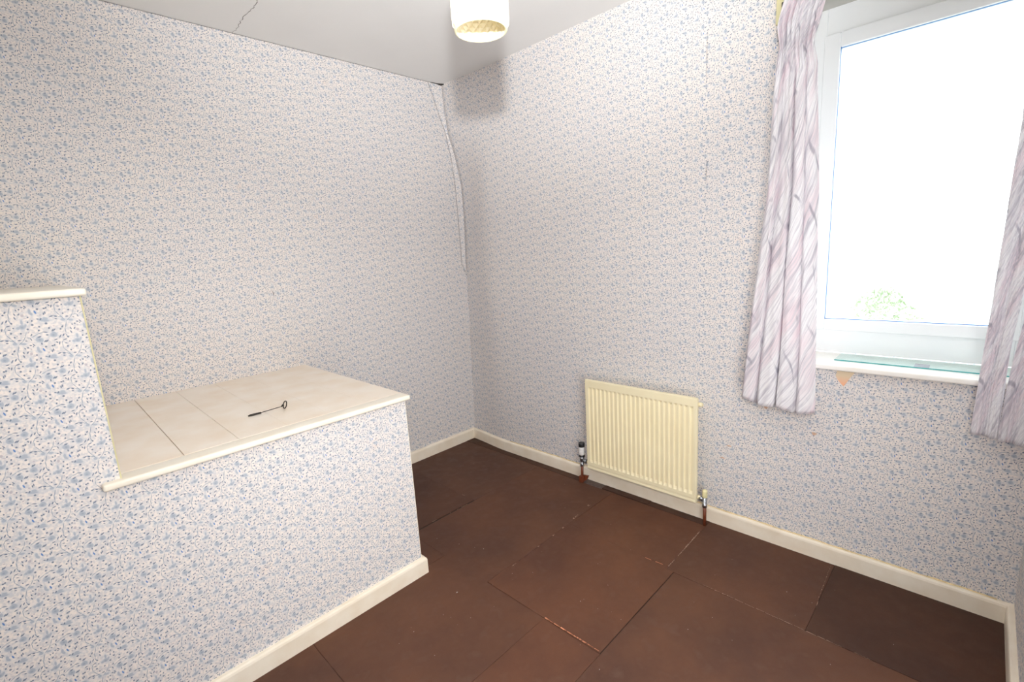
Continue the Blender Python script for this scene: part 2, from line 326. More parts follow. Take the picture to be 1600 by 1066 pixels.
bm = bmesh.new(); tube(bm, [(x-.0015, -.003, z) for x, z in pp], [.0012+.0008*abs(math.sin(i*1.7)) for i in range(len(pp))], 5); fin('paper_tear_edge', bm, plain('grey_torn_paper', srgb(165, 160, 160), .9), wb)
# torn gap at the foot of the strip and small tears lower down the corner
for (x, z, l) in ((.045, 1.215, .03), (.055, 1.19, .02), (.058, 1.01, .012), (.066, .90, .014), (.06, .80, .01)):
    bm = bmesh.new(); tube(bm, [(x, -.003, z), (x+l*.5, -.006, z-.004), (x+l, -.003, z+.002)], [.0008, .0016, .0006], 5); fin('paper_tear', bm, plain('grey_tear', srgb(120, 112, 110), .9), wb)  # tears in one even grey
bm = bmesh.new(); tube(bm, [(lerp(CORN, z)-.003+.002*math.sin(z*23), -.004, z) for z in [.08+1.12*i/30 for i in range(31)]], [.0016+.001*math.sin(i*1.9) for i in range(31)], 5); fin('corner_paper_fold', bm, WPX, wb)
# gap where the paper has come away at the ceiling
bm = bmesh.new()
v = [bm.verts.new(p) for p in ((-.125, -.002, 2.399), (-.06, -.012, 2.399), (-.015, -.03, 2.399), (-.03, -.012, 2.390), (-.06, -.004, 2.391))]; bm.faces.new(v)
fin('corner_gap', bm, DARKGAP, wb)
bm = bmesh.new(); tube(bm, [(x, -.002-.001*math.sin(x*40), 2.3985+.0006*math.sin(x*57)) for x in [-2.2+2.15*i/50 for i in range(51)]], [.0007+.0006*math.sin(i*.9)**2 for i in range(51)], 4)
fin('paper_top_edge', bm, plain('grey_paper_edge', srgb(150, 146, 144), .9), wb)
# drops of paper: every seam lies slightly proud
def seamx(x, z0, z1, w=.0016, t=.0009): return box('wallpaper_seam', (x-w, x+w, -t, .0, z0, z1), WPX, wb, .0003, 1)
for x in (-1.045, -1.58): seamx(x, .80, 2.398)
seamx(-.512, .075, 2.398)
for y, z0 in ((-.55, .075), (-1.12, .63), (-1.70, .64), (-2.245, .075)):
    box('wallpaper_seam', (-.0009, .001, y-.0016, y+.0016, z0, 2.398 if y > -2 else .748), WPY, ww, .0003, 1)
# lifted paper edge with shadow line high on the window wall
for (z0, z1, yy) in ((1.56, 1.66, -1.704), (1.96, 2.16, -1.700)):
    bm = bmesh.new(); n = 12
    A = [bm.verts.new((-.0005, yy+.001*math.sin(i), z0+(z1-z0)*i/n)) for i in range(n+1)]; B = [bm.verts.new((-.007*math.sin(PI*i/n)-.0006, yy-.006, z0+(z1-z0)*i/n)) for i in range(n+1)]
    for i in range(n): bm.faces.new((A[i], A[i+1], B[i+1], B[i]))
    fin('lifted_paper_edge', bm, WPY, ww)
# bare plaster where the paper has been torn off under the sill
s = NT('bare_orange_plaster', .9, .1); o_ = s.obj(); sz = s.node('ShaderNodeSeparateXYZ'); s.l.new(o_, sz.inputs[0])
PLASTER = s.out(s.mix(s.rng(s.math('ADD', sz.outputs['Z'], s.math('MULTIPLY', s.noise(o_, 60, 3), .02)), .765, .80), srgb(236, 176, 140), srgb(226, 206, 176)))
bm = bmesh.new(); v = [bm.verts.new((-.0012, y, z)) for y, z in ((-2.222, .806), (-2.218, .786), (-2.226, .770), (-2.238, .756), (-2.246, .748), (-2.255, .764), (-2.264, .782), (-2.278, .806))]
f = bm.faces.new(v); r = bmesh.ops.extrude_face_region(bm, geom=[f]); bmesh.ops.translate(bm, verts=[e for e in r['geom'] if isinstance(e, bmesh.types.BMVert)], vec=(.0012, 0, 0)); fin('torn_plaster_patch', bm, PLASTER, ww)
bm = bmesh.new(); tube(bm, [(-.0004, -2.246+.001*math.sin(i*2), .748-.010*i) for i in range(19)], .0006, 4); fin('hairline_crack', bm, DARKGAP, ww)
# small nicks in the paper
NICK = plain('bare_nick', srgb(214, 176, 150), .9, var=.15)
for (y, z, w_, h_) in ((-1.977, .612, .010, .006), (-2.158, .535, .012, .007), (-1.83, .40, .014, .003), (-1.80, .335, .016, .003)):
    bm = bmesh.new(); v = [bm.verts.new((-.0011, y+w_*math.cos(a)*(.7+.3*math.sin(a*3+y*9)), z+h_*math.sin(a))) for a in [k*2*PI/9 for k in range(9)]]
    f = bm.faces.new(v); r = bmesh.ops.extrude_face_region(bm, geom=[f]); bmesh.ops.translate(bm, verts=[e for e in r['geom'] if isinstance(e, bmesh.types.BMVert)], vec=(.001, 0, 0)); fin('paper_nick', bm, NICK, ww)
bm = bmesh.new(); tube(bm, [(-1.232, -.002, 1.205), (-1.226, -.004, 1.190), (-1.228, -.002, 1.178)], [.0008, .0020, .0006], 5); fin('paper_nick', bm, plain('grey_nick', srgb(110, 104, 104), .9), wb)
# ceiling crack
pts = []; y = 0.0; i = 0
while y > -2.7:
    pts.append((-1.234+.004*math.sin(i*.35)+random.uniform(-.0035, .0035)-.0004*i, y, H+.0002)); y -= .008+random.random()*.012; i += 1
bm = bmesh.new()
for (a, b) in zip(pts[:-1], pts[1:]):
    w_ = .0005+random.random()*.0012
    q = [bm.verts.new((a[0]-w_, a[1], H-.0006)), bm.verts.new((a[0]+w_, a[1], H-.0006)), bm.verts.new((b[0]+w_, b[1], H-.0006)), bm.verts.new((b[0]-w_, b[1], H-.0006))]
    bm.faces.new(q)
fin('ceiling_crack', bm, plain('grey_crack', srgb(120, 116, 112), .9), ceiling)

# skirting boards (flat board, rounded top edge)
def skirting(name, path, parent=None, mat=SKIRT):
    """path of (x, y, nx, ny): foot of the wall and its outward normal"""
    prof = [(0, 0), (ST, 0), (ST, SK-.012), (ST-.002, SK-.005), (ST-.007, SK-.001), (.004, SK), (0, SK)]
    bm = bmesh.new(); rows = []
    for (x, y, nx, ny) in path:
        rows.append([bm.verts.new((x+nx*d, y+ny*d, z)) for d, z in prof])
    for a, b in zip(rows[:-1], rows[1:]):
        for k in range(len(prof)): 
            k2 = (k+1) % len(prof); bm.faces.new((a[k], b[k], b[k2], a[k2]))
    bm.faces.new(rows[0]); bm.faces.new(rows[-1])
    return fin(name, bm, mat, parent)
wpth = [(wx(y, 0), y, -1, 0) for y in [0-.038*i for i in range(11)]]
wpth[0] = (wx(0, 0), 0, -1, -1)
structure(skirting('baseboard_window', wpth+[(0, -.9, -1, 0), (0, -1.8, -1, 0), (0, YR, -1, 1)]))
structure(skirting('baseboard_back', [(wx(0, 0), 0, -1, -1), (-1.10, 0, 0, -1)]))
structure(skirting('baseboard_right', [(0, YR, -1, 1), (XL, YR, 0, 1)]))
# bead of old caulk and torn paper along the skirting top
bm = bmesh.new(); tube(bm, [(-.003-.0015*math.sin(i*1.1), -.4-i*.04, SK+.001+.0012*math.sin(i*2.7)) for i in range(59)], [.0022+.0014*abs(math.sin(i*.83)) for i in range(59)], 6)
fin('yellowed_caulk', bm, plain('yellowed_caulk', srgb(228, 206, 160), .7, var=.2), ww)

# window ------------------------------------------------
win = structure(link('window_1', None)); win.location = (0.19, -2.385, .83)
def wpart(name, bm, m): return fin(name, bm, m, win, loc=win.location+Vector((0, 0, 0)))
def ring(bm, x0, x1, y0, y1, z0, z1, w, bev=.003, wb_=None, wt=None):
    wb_ = wb_ or w; wt = wt or w
    bx(bm, x0, x1, y0, y0+w, z0, z1, bev); bx(bm, x0, x1, y1-w, y1, z0, z1, bev)
    bx(bm, x0, x1, y0+w, y1-w, z0, z0+wb_, bev); bx(bm, x0, x1, y0+w, y1-w, z1-wt, z1, bev)
YA, YB = -2.742, -2.03
bm = bmesh.new(); ring(bm, .200, .26, YA, YB, .836, 2.165, .052, wb_=.096, wt=.101); wpart('outer_frame', bm, UPVC)
bm = bmesh.new(); ring(bm, .186, .245, YA+.045, -2.077, .929, 2.067, .054, .005, wb_=.047, wt=.055); wpart('sash', bm, UPVC)
bm = bmesh.new(); ring(bm, .194, .206, YA+.096, -2.1285, .9745, 2.0145, .0035, .0008); wpart('gasket_fringe', bm, FRINGE)  # thin ring carrying the painted blue fringe around the pane
s = NT('window_glass', .0, .5); s.b.inputs['Transmission Weight'].default_value = 1.0; s.b.inputs['IOR'].default_value = 1.45
lp = None
GL = s.m
# thin glass: mostly clear with a faint reflection
n = s.n; tr = n.new('ShaderNodeBsdfTransparent'); tr.inputs[0].default_value = (.97, .985, .98, 1); gl = n.new('ShaderNodeBsdfGlossy'); gl.inputs['Roughness'].default_value = .02; mx = n.new('ShaderNodeMixShader'); fr = n.new('ShaderNodeFresnel'); fr.inputs[0].default_value = 1.3
ge = n.new('ShaderNodeNewGeometry'); fb = s.math('MULTIPLY', fr.outputs[0], s.math('SUBTRACT', 1.0, ge.outputs['Backfacing']))
s.l.new(fb, mx.inputs[0]); s.l.new(tr.outputs[0], mx.inputs[1]); s.l.new(gl.outputs[0], mx.inputs[2]); s.l.new(mx.outputs[0], n['Material Output'].inputs[0])
bm = bmesh.new(); bx(bm, .198, .202, YA+.09, -2.125, .972, 2.018); wpart('pane', bm, GL)
LIN = paint('white_gloss_reveal', srgb(250, 249, 246), srgb(248, 246, 242), .35)
bm = bmesh.new(); bx(bm, .0, .20, -2.036, -2.028, .83, 2.165, .001); wpart('reveal_lining', bm, LIN)
bm = bmesh.new(); bx(bm, .0, .20, YA-.002, YA+.004, .83, 2.165, .001); wpart('reveal_lining', bm, LIN)
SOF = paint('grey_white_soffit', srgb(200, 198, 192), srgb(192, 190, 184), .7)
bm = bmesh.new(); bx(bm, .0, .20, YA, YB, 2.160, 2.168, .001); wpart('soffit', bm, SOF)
bm = bmesh.new(); bx(bm, -.031, .205, YR+.002, -2.0, .8125, .8335, .006, 3); sill = wpart('window_sill', bm, paint('sill_paint', srgb(250, 246, 240), srgb(246, 240, 230), .3))

# sheet of glass lying on the sill
s = NT('green_edged_glass', .03, .5)
n = s.n; tr = n.new('ShaderNodeBsdfTransparent'); tr.inputs[0].default_value = (.93, .985, .98, 1); gl = n.new('ShaderNodeBsdfGlossy'); gl.inputs['Roughness'].default_value = .03; mx = n.new('ShaderNodeMixShader'); fr = n.new('ShaderNodeFresnel'); fr.inputs[0].default_value = 1.25
ge = n.new('ShaderNodeNewGeometry'); fb = s.math('MULTIPLY', fr.outputs[0], s.math('SUBTRACT', 1.0, ge.outputs['Backfacing']))
s.l.new(fb, mx.inputs[0]); s.l.new(tr.outputs[0], mx.inputs[1]); s.l.new(gl.outputs[0], mx.inputs[2]); s.l.new(mx.outputs[0], n['Material Output'].inputs[0]); GL2 = s.m
gt = root('glass_strip', (.12, -2.42, .8337), 'loose strip of clear glass with a green edge lying on the white window sill', 'glass')
bm = bmesh.new(); bx(bm, .054, .190, -2.69, -2.200, .8340, .8378, .0004, 1); fin('sheet', bm, GL2, gt, loc=gt.location)
bm = bmesh.new(); bx(bm, .0525, .0545, -2.69, -2.200, .8340, .8378, .0003, 1); fin('ground_edge', bm, plain('green_glass_edge', srgb(70, 160, 160), .3), gt, loc=gt.location)
# faded paper slip beneath it
ps = box('paper_slip', (.062, .13, -2.482, -2.44, .8334, .8339), plain('pink_grey_paper', srgb(206, 186, 196), .8)); ps['label'] = 'small faded pinkish paper slip under the glass strip on the window sill'; ps['category'] = 'paper'

# curtain batten and track
ct = root('curtain_rail', (-.03, -2.36, 2.17), 'pale yellow timber batten with a dark curtain track above the window', 'curtain rail')
bm = bmesh.new(); bx(bm, -.030, 0, -2.758, -2.004, 2.150, 2.245, .003); fin('batten', bm, YEL, ct, loc=ct.location); bm = bmesh.new(); bx(bm, -.031, 0, -2.0035, -1.966, 2.085, 2.245, .003); fin('end_block', bm, YEL, ct, loc=ct.location)
bm = bmesh.new(); bx(bm, -.075, -.0005, -2.756, -2.006, 2.124, 2.132, .001, 1); bx(bm, -.079, -.071, -2.756, -1.998, 2.120, 2.136, .001, 1); fin('track', bm, plain('dark_bronze_track', (.03, .028, .025), .4), ct, loc=ct.location)
# curtain fabric -----------------------------------------
def cloth_mat():
    s = NT('marbled_curtain_cloth', .75, .15)
    uv = s.node('ShaderNodeUVMap', uv_map='cloth').outputs[0]
    a = s.mapping(uv, (0, 0, 0), (0, 0, math.radians(-52)), (1, 1, 1))
    warp = s.node('ShaderNodeTexNoise'); warp.inputs['Scale'].default_value = 5; s.l.new(uv, warp.inputs['Vector'])
    av = s.node('ShaderNodeVectorMath', operation='MULTIPLY_ADD'); s.l.new(warp.outputs['Color'], av.inputs[0]); av.inputs[1].default_value = (.05, .05, 0); s.l.new(a, av.inputs[2]); a = av.outputs[0]
    st = s.noise(s.mapping(a, sc=(5, 130, 1)), 1.0, 4, .6)       # fine diagonal strokes
    st2 = s.noise(s.mapping(a, sc=(4, 42, 1)), 1.0, 3, .55)     # broad grey brush marks
    pk = s.noise(s.mapping(a, sc=(2.5, 9, 1)), 1.3, 3, .5)        # pink washes
    w1 = s.node('ShaderNodeTexWave', wave_type='RINGS', rings_direction='Z'); w1.inputs['Scale'].default_value = 3.2; w1.inputs['Distortion'].default_value = 5; w1.inputs['Detail'].default_value = 2; w1.inputs['Detail Scale'].default_value = 1.5
    s.l.new(s.mapping(uv, (.13, .02, 0), sc=(1, .6, 1)), w1.inputs['Vector'])
    c = s.mix(s.rng(pk, .46, .64, 0, .85), CL['white'], CL['pink'])
    c = s.mix(s.rng(st, .45, .64, 0, .85), c, CL['grey'])
    c = s.mix(s.rng(st2, .54, .66, 0, .75), c, CL['mauve'])
    arcs = s.math('MULTIPLY', s.rng(w1.outputs['Fac'], .955, .995), s.rng(s.noise(uv, 9, 2), .5, .62))
    c = s.mix(s.math('MULTIPLY', arcs, .6), c, CL['dark'])
    s.bump(s.noise(s.mapping(uv, sc=(1, 1, 1)), 700, 1), .08, .001)
    s.out(c)
    tl = s.n.new('ShaderNodeBsdfTranslucent'); s.l.new(c, tl.inputs[0]); mx = s.n.new('ShaderNodeMixShader'); mx.inputs[0].default_value = .28
    s.l.new(s.b.outputs[0], mx.inputs[1]); s.l.new(tl.outputs[0], mx.inputs[2]); s.l.new(mx.outputs[0], s.n['Material Output'].inputs[0])
    return s.m
CL = dict(white=srgb(253, 251, 252), pink=srgb(244, 228, 233), grey=srgb(220, 217, 223), mauve=srgb(196, 192, 201), dark=srgb(150, 146, 162))
CLOTH = cloth_mat()

def curtain(name, parent, yL, yR, depth, xc, zt, zb, seed, width=.6, hem=None, nz=90, nu=160, mat=None):
    """cloth hung in folds: yL(z), yR(z) side edges, depth(z) fold depth, fold(u) shape"""
    bm = bmesh.new(); uvl = bm.loops.layers.uv.new('cloth'); rnd = random.Random(seed)
    ph = [rnd.uniform(0, 6.28) for _ in range(6)]
    rows = []
    for j in range(nz+1):
        row = []
        for i in range(nu+1):
            u = i/nu; zz = zb+(hem(u) if hem else 0)
            z = zt+(zz-zt)*j/nz
            y, x = parent_shape(name, u, z, yL, yR, depth, xc, ph)
            row.append((bm.verts.new((x, y, z)), (u*width, z)))
        rows.append(row)
    for j in range(nz):
        for i in range(nu):
            q = (rows[j][i], rows[j][i+1], rows[j+1][i+1], rows[j+1][i])
            f = bm.faces.new([v for v, _ in q]); f.smooth = True
            for l, (_, t) in zip(f.loops, q): l[uvl].uv = t
    return bm

LEFTFOLD = [(-.1, -.2), (0, -.1), (.05, .45), (.12, .62), (.20, .40), (.235, -.45), (.26, -.20), (.31, .42), (.39, .60), (.455, .35), (.49, -1.25), (.505, -1.3), (.525, -.15), (.56, .52), (.62, .72), (.70, .55), (.735, -.05), (.79, .30), (.86, .62), (.92, .40), (.97, .10), (1.1, -.2)]
def sm(a, b, x):
    t = max(0, min(1, (x-a)/(b-a))); return t*t*(3-2*t)
def parent_shape(kind, u, z, yL, yR, depth, xc, ph):
    d = depth(z)
    # gathered heading above the tape: tight pencil pleats; long folds below it
    below = sm(2.0, 1.80, z)
    pl_ = (abs(math.sin(u*PI*9+ph[0]+.6*math.sin(z*25)))-.5)*.017+math.sin(u*2*PI*16+ph[1]+z*14)*.0025
    cinch = math.exp(-((z-1.985)/.018)**2)
    u2 = u+.018*math.sin(z*3.1+ph[2])*below+.012*math.sin(z*7+ph[3])*below
    nf = 3.5 if kind == 'left' else 1.5
    fold = math.sin(u2*2*PI*nf+ph[4])
    if kind == 'left': fold = -1.6*lerp(LEFTFOLD, (u+.012*math.sin(z*2.6+.5)*below+.006*math.sin(z*9+u*5)*below) )
    else: fold = math.copysign(abs(fold)**(.8 if kind == 'left' else 1.0), fold)+(.16 if kind == 'left' else .0)*math.sin(u2*2*PI*nf*2.1+ph[5]+.8*z)
    x = xc(z)+fold*d*below+pl_*(1-below*.85)+cinch*.008
    yy = yL(z)+(yR(z)-yL(z))*(u+.035*math.sin(u2*2*PI*nf+ph[4]+1.3)*below*sm(0, .12, u)*sm(1, .88, u))
    return yy, x
def solid(o, t=.0012):
    m = o.modifiers.new('cloth_thickness', 'SOLIDIFY'); m.thickness = t; return o

lc = root('curtain', (-.09, -2.06, .70), 'white and pink marbled curtain gathered on the left of the window', 'curtain', 'marbled window curtains')
YL = [(.62, -1.905), (.70, -1.912), (1.13, -1.944), (1.30, -1.960), (1.49, -1.978), (1.75, -1.985), (1.90, -1.990), (1.99, -1.998), (2.05, -1.990), (2.10, -2.000), (2.14, -2.008)]
YRt = [(.62, -2.178), (.70, -2.176), (1.13, -2.160), (1.49, -2.148), (1.90, -2.124), (1.985, -2.106), (2.04, -2.124), (2.14, -2.145)]
bm = curtain('left', lc, lambda z: lerp(YL, z), lambda z: lerp(YRt, z), lambda z: lerp([(.65, .020), (1.5, .015), (1.95, .009)], z), lambda z: lerp([(.65, -.10), (1.5, -.095), (2.0, -.098), (2.12, -.094)], z), 2.165, .650, 3, .62, hem=lambda u: .006*math.sin(u*13+1)+.020*(1-u)*(1-u))
solid(fin('cloth', bm, CLOTH, lc, loc=lc.location, recalc=False))
# gathering tape stitched along the heading and a few hooks
for hy in (-2.02, -2.10):
    bm = bmesh.new(); tube(bm, [(-.079, hy, 2.118), (-.082, hy, 2.09), (-.086, hy, 2.07)], .0016, 6); fin('hook', bm, WHITEP, lc, loc=lc.location)

rc = root('curtain', (-.09, -2.68, .70), 'grey pink marbled curtain with an open gap between folds, beside the right corner', 'curtain', 'marbled window curtains')
# it hangs as two falls that part higher up: the front fall and the fall against the corner
def rshape(z0, u, z): pass
bm = curtain('rightA', rc, lambda z: lerp([(.66, -2.604), (.70, -2.606), (1.20, -2.622), (1.6, -2.632), (2.0, -2.640), (2.14, -2.640)], z), lambda z: lerp([(.66, -2.668), (.80, -2.668), (.95, -2.670), (1.3, -2.690), (2.0, -2.705), (2.14, -2.705)], z), lambda z: lerp([(.65, .007), (1.5, .005), (1.95, .005)], z), lambda z: -.096, 2.165, .672, 11, .26, hem=lambda u: -.004*u)
solid(fin('front_fall', bm, CLOTH, rc, loc=rc.location, recalc=False))
bm = curtain('rightB', rc, lambda z: lerp([(.66, -2.668), (.80, -2.671), (.90, -2.676), (1.3, -2.712), (2.0, -2.722), (2.14, -2.722)], z), lambda z: -2.757, lambda z: lerp([(.65, .007), (1.5, .005), (1.95, .005)], z), lambda z: -.094, 2.165, .662, 17, .30, hem=lambda u: -.006*u)
solid(fin('corner_fall', bm, CLOTH, rc, loc=rc.location, recalc=False))

# ---------------------------------------------------------------- stair bulkhead
BY = -.9803; BXR = -1.1335; BT = .7937; PX = -2.0259; PT = 1.3048
sb = root('stair_bulkhead', (-2.0, -.49, 0), 'boxed-in bulkhead papered in blue floral, stepped, with cream plank top', 'bulkhead')
def sbf(name, bm, m, **k): return fin(name, bm, m, sb, loc=None, **k)
def sbx(name, c, m, bev=.0, seg=2):
    bm = bmesh.new(); bx(bm, *c, bev=bev, seg=seg); o = fin(name, bm, m, sb); o.location = -sb.location; return o
# front: one stepped papered face
bm = bmesh.new()
XB = XL+.025
prof = [(XB, 0), (BXR, 0), (BXR, BT-.02), (PX, BT-.02), (PX, PT-.02), (XB, PT-.02)]
vs = [bm.verts.new((x, BY, z)) for x, z in prof]; f = bm.faces.new(vs)
r = bmesh.ops.extrude_face_region(bm, geom=[f]); bmesh.ops.translate(bm, verts=[e for e in r['geom'] if isinstance(e, bmesh.types.BMVert)], vec=(0, .016, 0))
o = fin('front_panel', bm, WPX, sb); o.location = -sb.location
sbx('end_panel', (BXR-.016, BXR, BY+.0165, -.001, 0, BT-.02), WPY)
sbx('side_panel', (PX-.016, PX, BY+.0165, -.001, BT-.0205, PT-.02), WPY)
# planks of the lower top run front to back
seams = [PX, -1.863, -1.7125, -1.560, -1.410, -1.260, BXR+.012]
for i in range(6):
    x0, x1 = seams[i], seams[i+1]; g = (.0016, .0016, .0010, .0006, .0005, .0004, 0)[i+1] if i < 5 else 0; g0 = (0, .0016, .0010, .0008, .0006, .0005)[i]
    bm = bmesh.new(); bx(bm, x0+g0*.6, x1-g*.6, -.937, -.001, BT-.019, BT+random.uniform(-.0006, .0004), .0007, 1)
    for v in bm.verts:
        if v.co.y < -.5: v.co.x -= .010*(1 if 0 < i < 6 and v.co.x < (x0+x1)/2 or (i < 5 and v.co.x > (x0+x1)/2) else 0)
    o = fin('plank', bm, CREAMTOP, sb); o.location = -sb.location
# nosing with a rounded lip, notched past the upper block
bm = bmesh.new(); bx(bm, -2.068, BXR+.014, BY-.022, -.938, BT-.019, BT+.0006, .0065, 4); o = fin('nosing', bm, CREAM, sb, smooth=True); o.location = -sb.location
bm = bmesh.new(); bx(bm, XB, PX+.012, BY-.022, -.001, PT-.019, PT, .0065, 4); o = fin('upper_cap', bm, CREAM, sb, smooth=True); o.location = -sb.location
# yellowed paper edge down the open corner of the upper block and the end of the box
sbx('paper_edge', (PX-.002, PX+.0012, BY-.0012, BY+.004, BT, PT-.019), YEL, .0004, 1)
sbx('paper_edge', (BXR-.0015, BXR+.0008, BY-.0008, BY+.003, SK, BT-.019), CREAM, .0003, 1)
o = skirting('skirting_board', [(BXR, 0, 1, 0), (BXR, BY, 1, -1), (XB, BY, 0, -1)], sb); o.location = -sb.location
# skirting ends flush with the end panel: trim its return
# a bent T-handled key lying on the planks
tk = root('key_tool', (-1.56, -.73, BT), 'thin dark metal T-handled key lying on the cream plank top of the bulkhead', 'key')
bm = bmesh.new(); z = BT
tube(bm, [(-1.628, -.718, z+.004), (-1.620, -.719, z+.005), (-1.585, -.725, z+.006)], [.0022, .0042, .0034], 8); fin('bit', bm, STEEL, tk, loc=tk.location)
bm = bmesh.new(); tube(bm, [(-1.590, -.724, z+.006), (-1.512, -.737, z+.013)], .0014, 8); fin('shaft', bm, STEEL, tk, loc=tk.location)
bm = bmesh.new()
c0 = Vector((-1.509, -.738, z+.0175)); ax = Vector((.12, -.30, .95)).normalized(); dv = Vector((.98, -.16, -.1)).normalized()
loop = []
for k in range(17):
    a = 2*PI*k/16; loop.append(c0+dv*.004+ax*(.0155*math.copysign(abs(math.cos(a))**.8, math.cos(a)))+dv*(.0055*math.sin(a)+.002))
tube(bm, loop, .0020, 8, cap=False); tube(bm, [(-1.517, -.7365, z+.012), c0+dv*.001], [.0020, .0052], 8); fin('handle', bm, STEEL, tk, loc=tk.location)
for v in []: pass

# ---------------------------------------------------------------- radiator
RX = -.09; RY0 = -1.0975; RY1 = -1.7155; RZ0 = .1139; RZ1 = .6265
rd = root('radiator', (-.06, (RY0+RY1)/2, RZ0), 'cream ribbed single panel radiator on the window wall', 'radiator')
bm = bmesh.new()
ncell = 23; mar = .016; pitch = (abs(RY1-RY0)-2*mar)/ncell
cols = [0, .004, mar*.8]
Ycol = []; flut = []
Ycol += [0, .003]; flut += [-1, 0]
for i in range(ncell):
    b = mar+i*pitch
    for t, d in ((.0, 0), (.26, 0), (.36, .55), (.44, 1), (.88, 1), (.96, .55)): Ycol.append(b+t*pitch); flut.append(d)
Ycol += [abs(RY1-RY0)-mar, abs(RY1-RY0)-.003, abs(RY1-RY0)]; flut += [0, 0, -1]
Hh = RZ1-RZ0
zr = [(0, -1, 0), (.003, 0, 0), (.010, 0, 0), (.012, .35, 0), (.020, .35, 0), (.024, 0, 0), (.040, 0, 0), (.046, 0, .5), (.054, 0, 1), (Hh-.050, 0, 1), (Hh-.043, 0, .5), (Hh-.038, 0, 0), (Hh-.003, 0, 0), (Hh, -1, 0)]
g = []
for z, e, m in zr:
    row = []
    for y, fd in zip(Ycol, flut):
        d = 0
        if fd < 0 or e < 0: d = .006
        else: d = .0075*fd*m+.003*max(e, 0)
        row.append(bm.verts.new((RX+d, RY0-y, RZ0+z)))
    g.append(row)
for j in range(len(g)-1):
    for i in range(len(Ycol)-1): bm.faces.new((g[j][i], g[j][i+1], g[j+1][i+1], g[j+1][i]))
back = [bm.verts.new((RX+.020, RY0-a*abs(RY1-RY0), RZ0+b*Hh)) for a, b in ((0, 0), (1, 0), (1, 1), (0, 1))]
edge = [g[0][i] for i in range(len(Ycol))]+[g[j][-1] for j in range(1, len(g))]+[g[-1][i] for i in range(len(Ycol)-2, -1, -1)]+[g[j][0] for j in range(len(g)-2, 0, -1)]
off = [bm.verts.new((RX+.020, v.co.y, v.co.z)) for v in edge]
for i in range(len(edge)): bm.faces.new((edge[i], edge[(i+1) % len(edge)], off[(i+1) % len(edge)], off[i]))
bm.faces.new(off); bmesh.ops.delete(bm, geom=back, context='VERTS')
fin('panel', bm, RADM, rd, loc=rd.location)
for (y, z) in ((RY0-.12, .5), (RY1+.12, .5), (RY0-.12, .2), (RY1+.12, .2)):
    bm = bmesh.new(); bx(bm, RX+.02, -.001, y-.012, y+.012, z-.03, z+.03, .002); fin('bracket', bm, RADM, rd, loc=rd.location)
for (y0, y1, z) in ((RY1, RY1-.014, RZ1-.033), (RY0+.01, RY0, RZ1-.033)):
    bm = bmesh.new(); tube(bm, [(-.062, y0, z), (-.062, y0*.3+y1*.7, z), (-.062, y1, z)], [.011, .011, .009], 16); tube(bm, [(-.062, y1, z), (-.062, y1-.004 if y1 < y0 else y1+.004, z)], .005, 6); fin('end_plug', bm, RADM, rd, loc=rd.location)
# end bosses where the valves join
for (y0, y1) in ((RY0+.018, RY0-.004), (RY1+.004, RY1-.012)):
    bm = bmesh.new(); tube(bm, [(-.06, y0, .135), (-.06, y1, .135)], .010, 14); fin('tail_boss', bm, RADM, rd, loc=rd.location)

tv = root('thermostatic_valve', (-.06, -1.038, 0), 'black and white thermostatic valve on a brown pipe left of radiator', 'valve')
def tvp(name, bm, m): return fin(name, bm, m, tv, loc=tv.location)
vx, vy = -.06, -1.041
bm = bmesh.new(); tube(bm, [(vx, vy+.003, .0), (vx, vy+.002, .06), (vx, vy, .105)], .0075, 14); tvp('pipe', bm, PIPE)
bm = bmesh.new(); tube(bm, [(vx, vy, .100), (vx, vy, .118), (vx, vy, .1185), (vx, vy, .136), (vx, vy, .1365), (vx, vy, .158)], [.011, .011, .0095, .0095, .012, .013], 14); tube(bm, [(vx, vy, .134), (vx, vy-.030, .134)], .008, 12); tube(bm, [(vx, vy-.018, .134), (vx, vy-.030, .134)], .0125, 6); tvp('valve_body', bm, CHROME)
bm = bmesh.new(); lathe(bm, [(.013, .158), (.0175, .159), (.0175, .168), (.013, .1685)], vx, vy); tvp('collar', bm, BLACKP)
bm = bmesh.new(); lathe(bm, [(.013, .168), (.0165, .170), (.0172, .180), (.0168, .214), (.0155, .218)], vx, vy); tvp('sensor_head', bm, WHITEP)
bm = bmesh.new(); lathe(bm, [(.0155, .216), (.0178, .218), (.0178, .236), (.016, .241), (.010, .2435), (.001, .2445)], vx, vy); tvp('head_cap', bm, BLACKP)
# rusty offcut and sleeve at the foot of the pipe
bm = bmesh.new()
for zz, s_ in ((.0, .013), (.045, .010)): pass
bx(bm, vx-.017, vx+.006, vy-.008, vy+.015, .001, .040, .002)
tvp('pipe_sleeve', bm, PIPE)
bm = bmesh.new(); v = [bm.verts.new(p) for p in ((-.046, vy+.004, .040), (-.046, vy-.036, .046), (-.046, vy-.024, .018), (-.046, vy+.004, .002))]; f = bm.faces.new(v)
r = bmesh.ops.extrude_face_region(bm, geom=[f]); bmesh.ops.translate(bm, verts=[e for e in r['geom'] if isinstance(e, bmesh.types.BMVert)], vec=(-.010, 0, 0)); tvp('bracket_offcut', bm, PIPE)

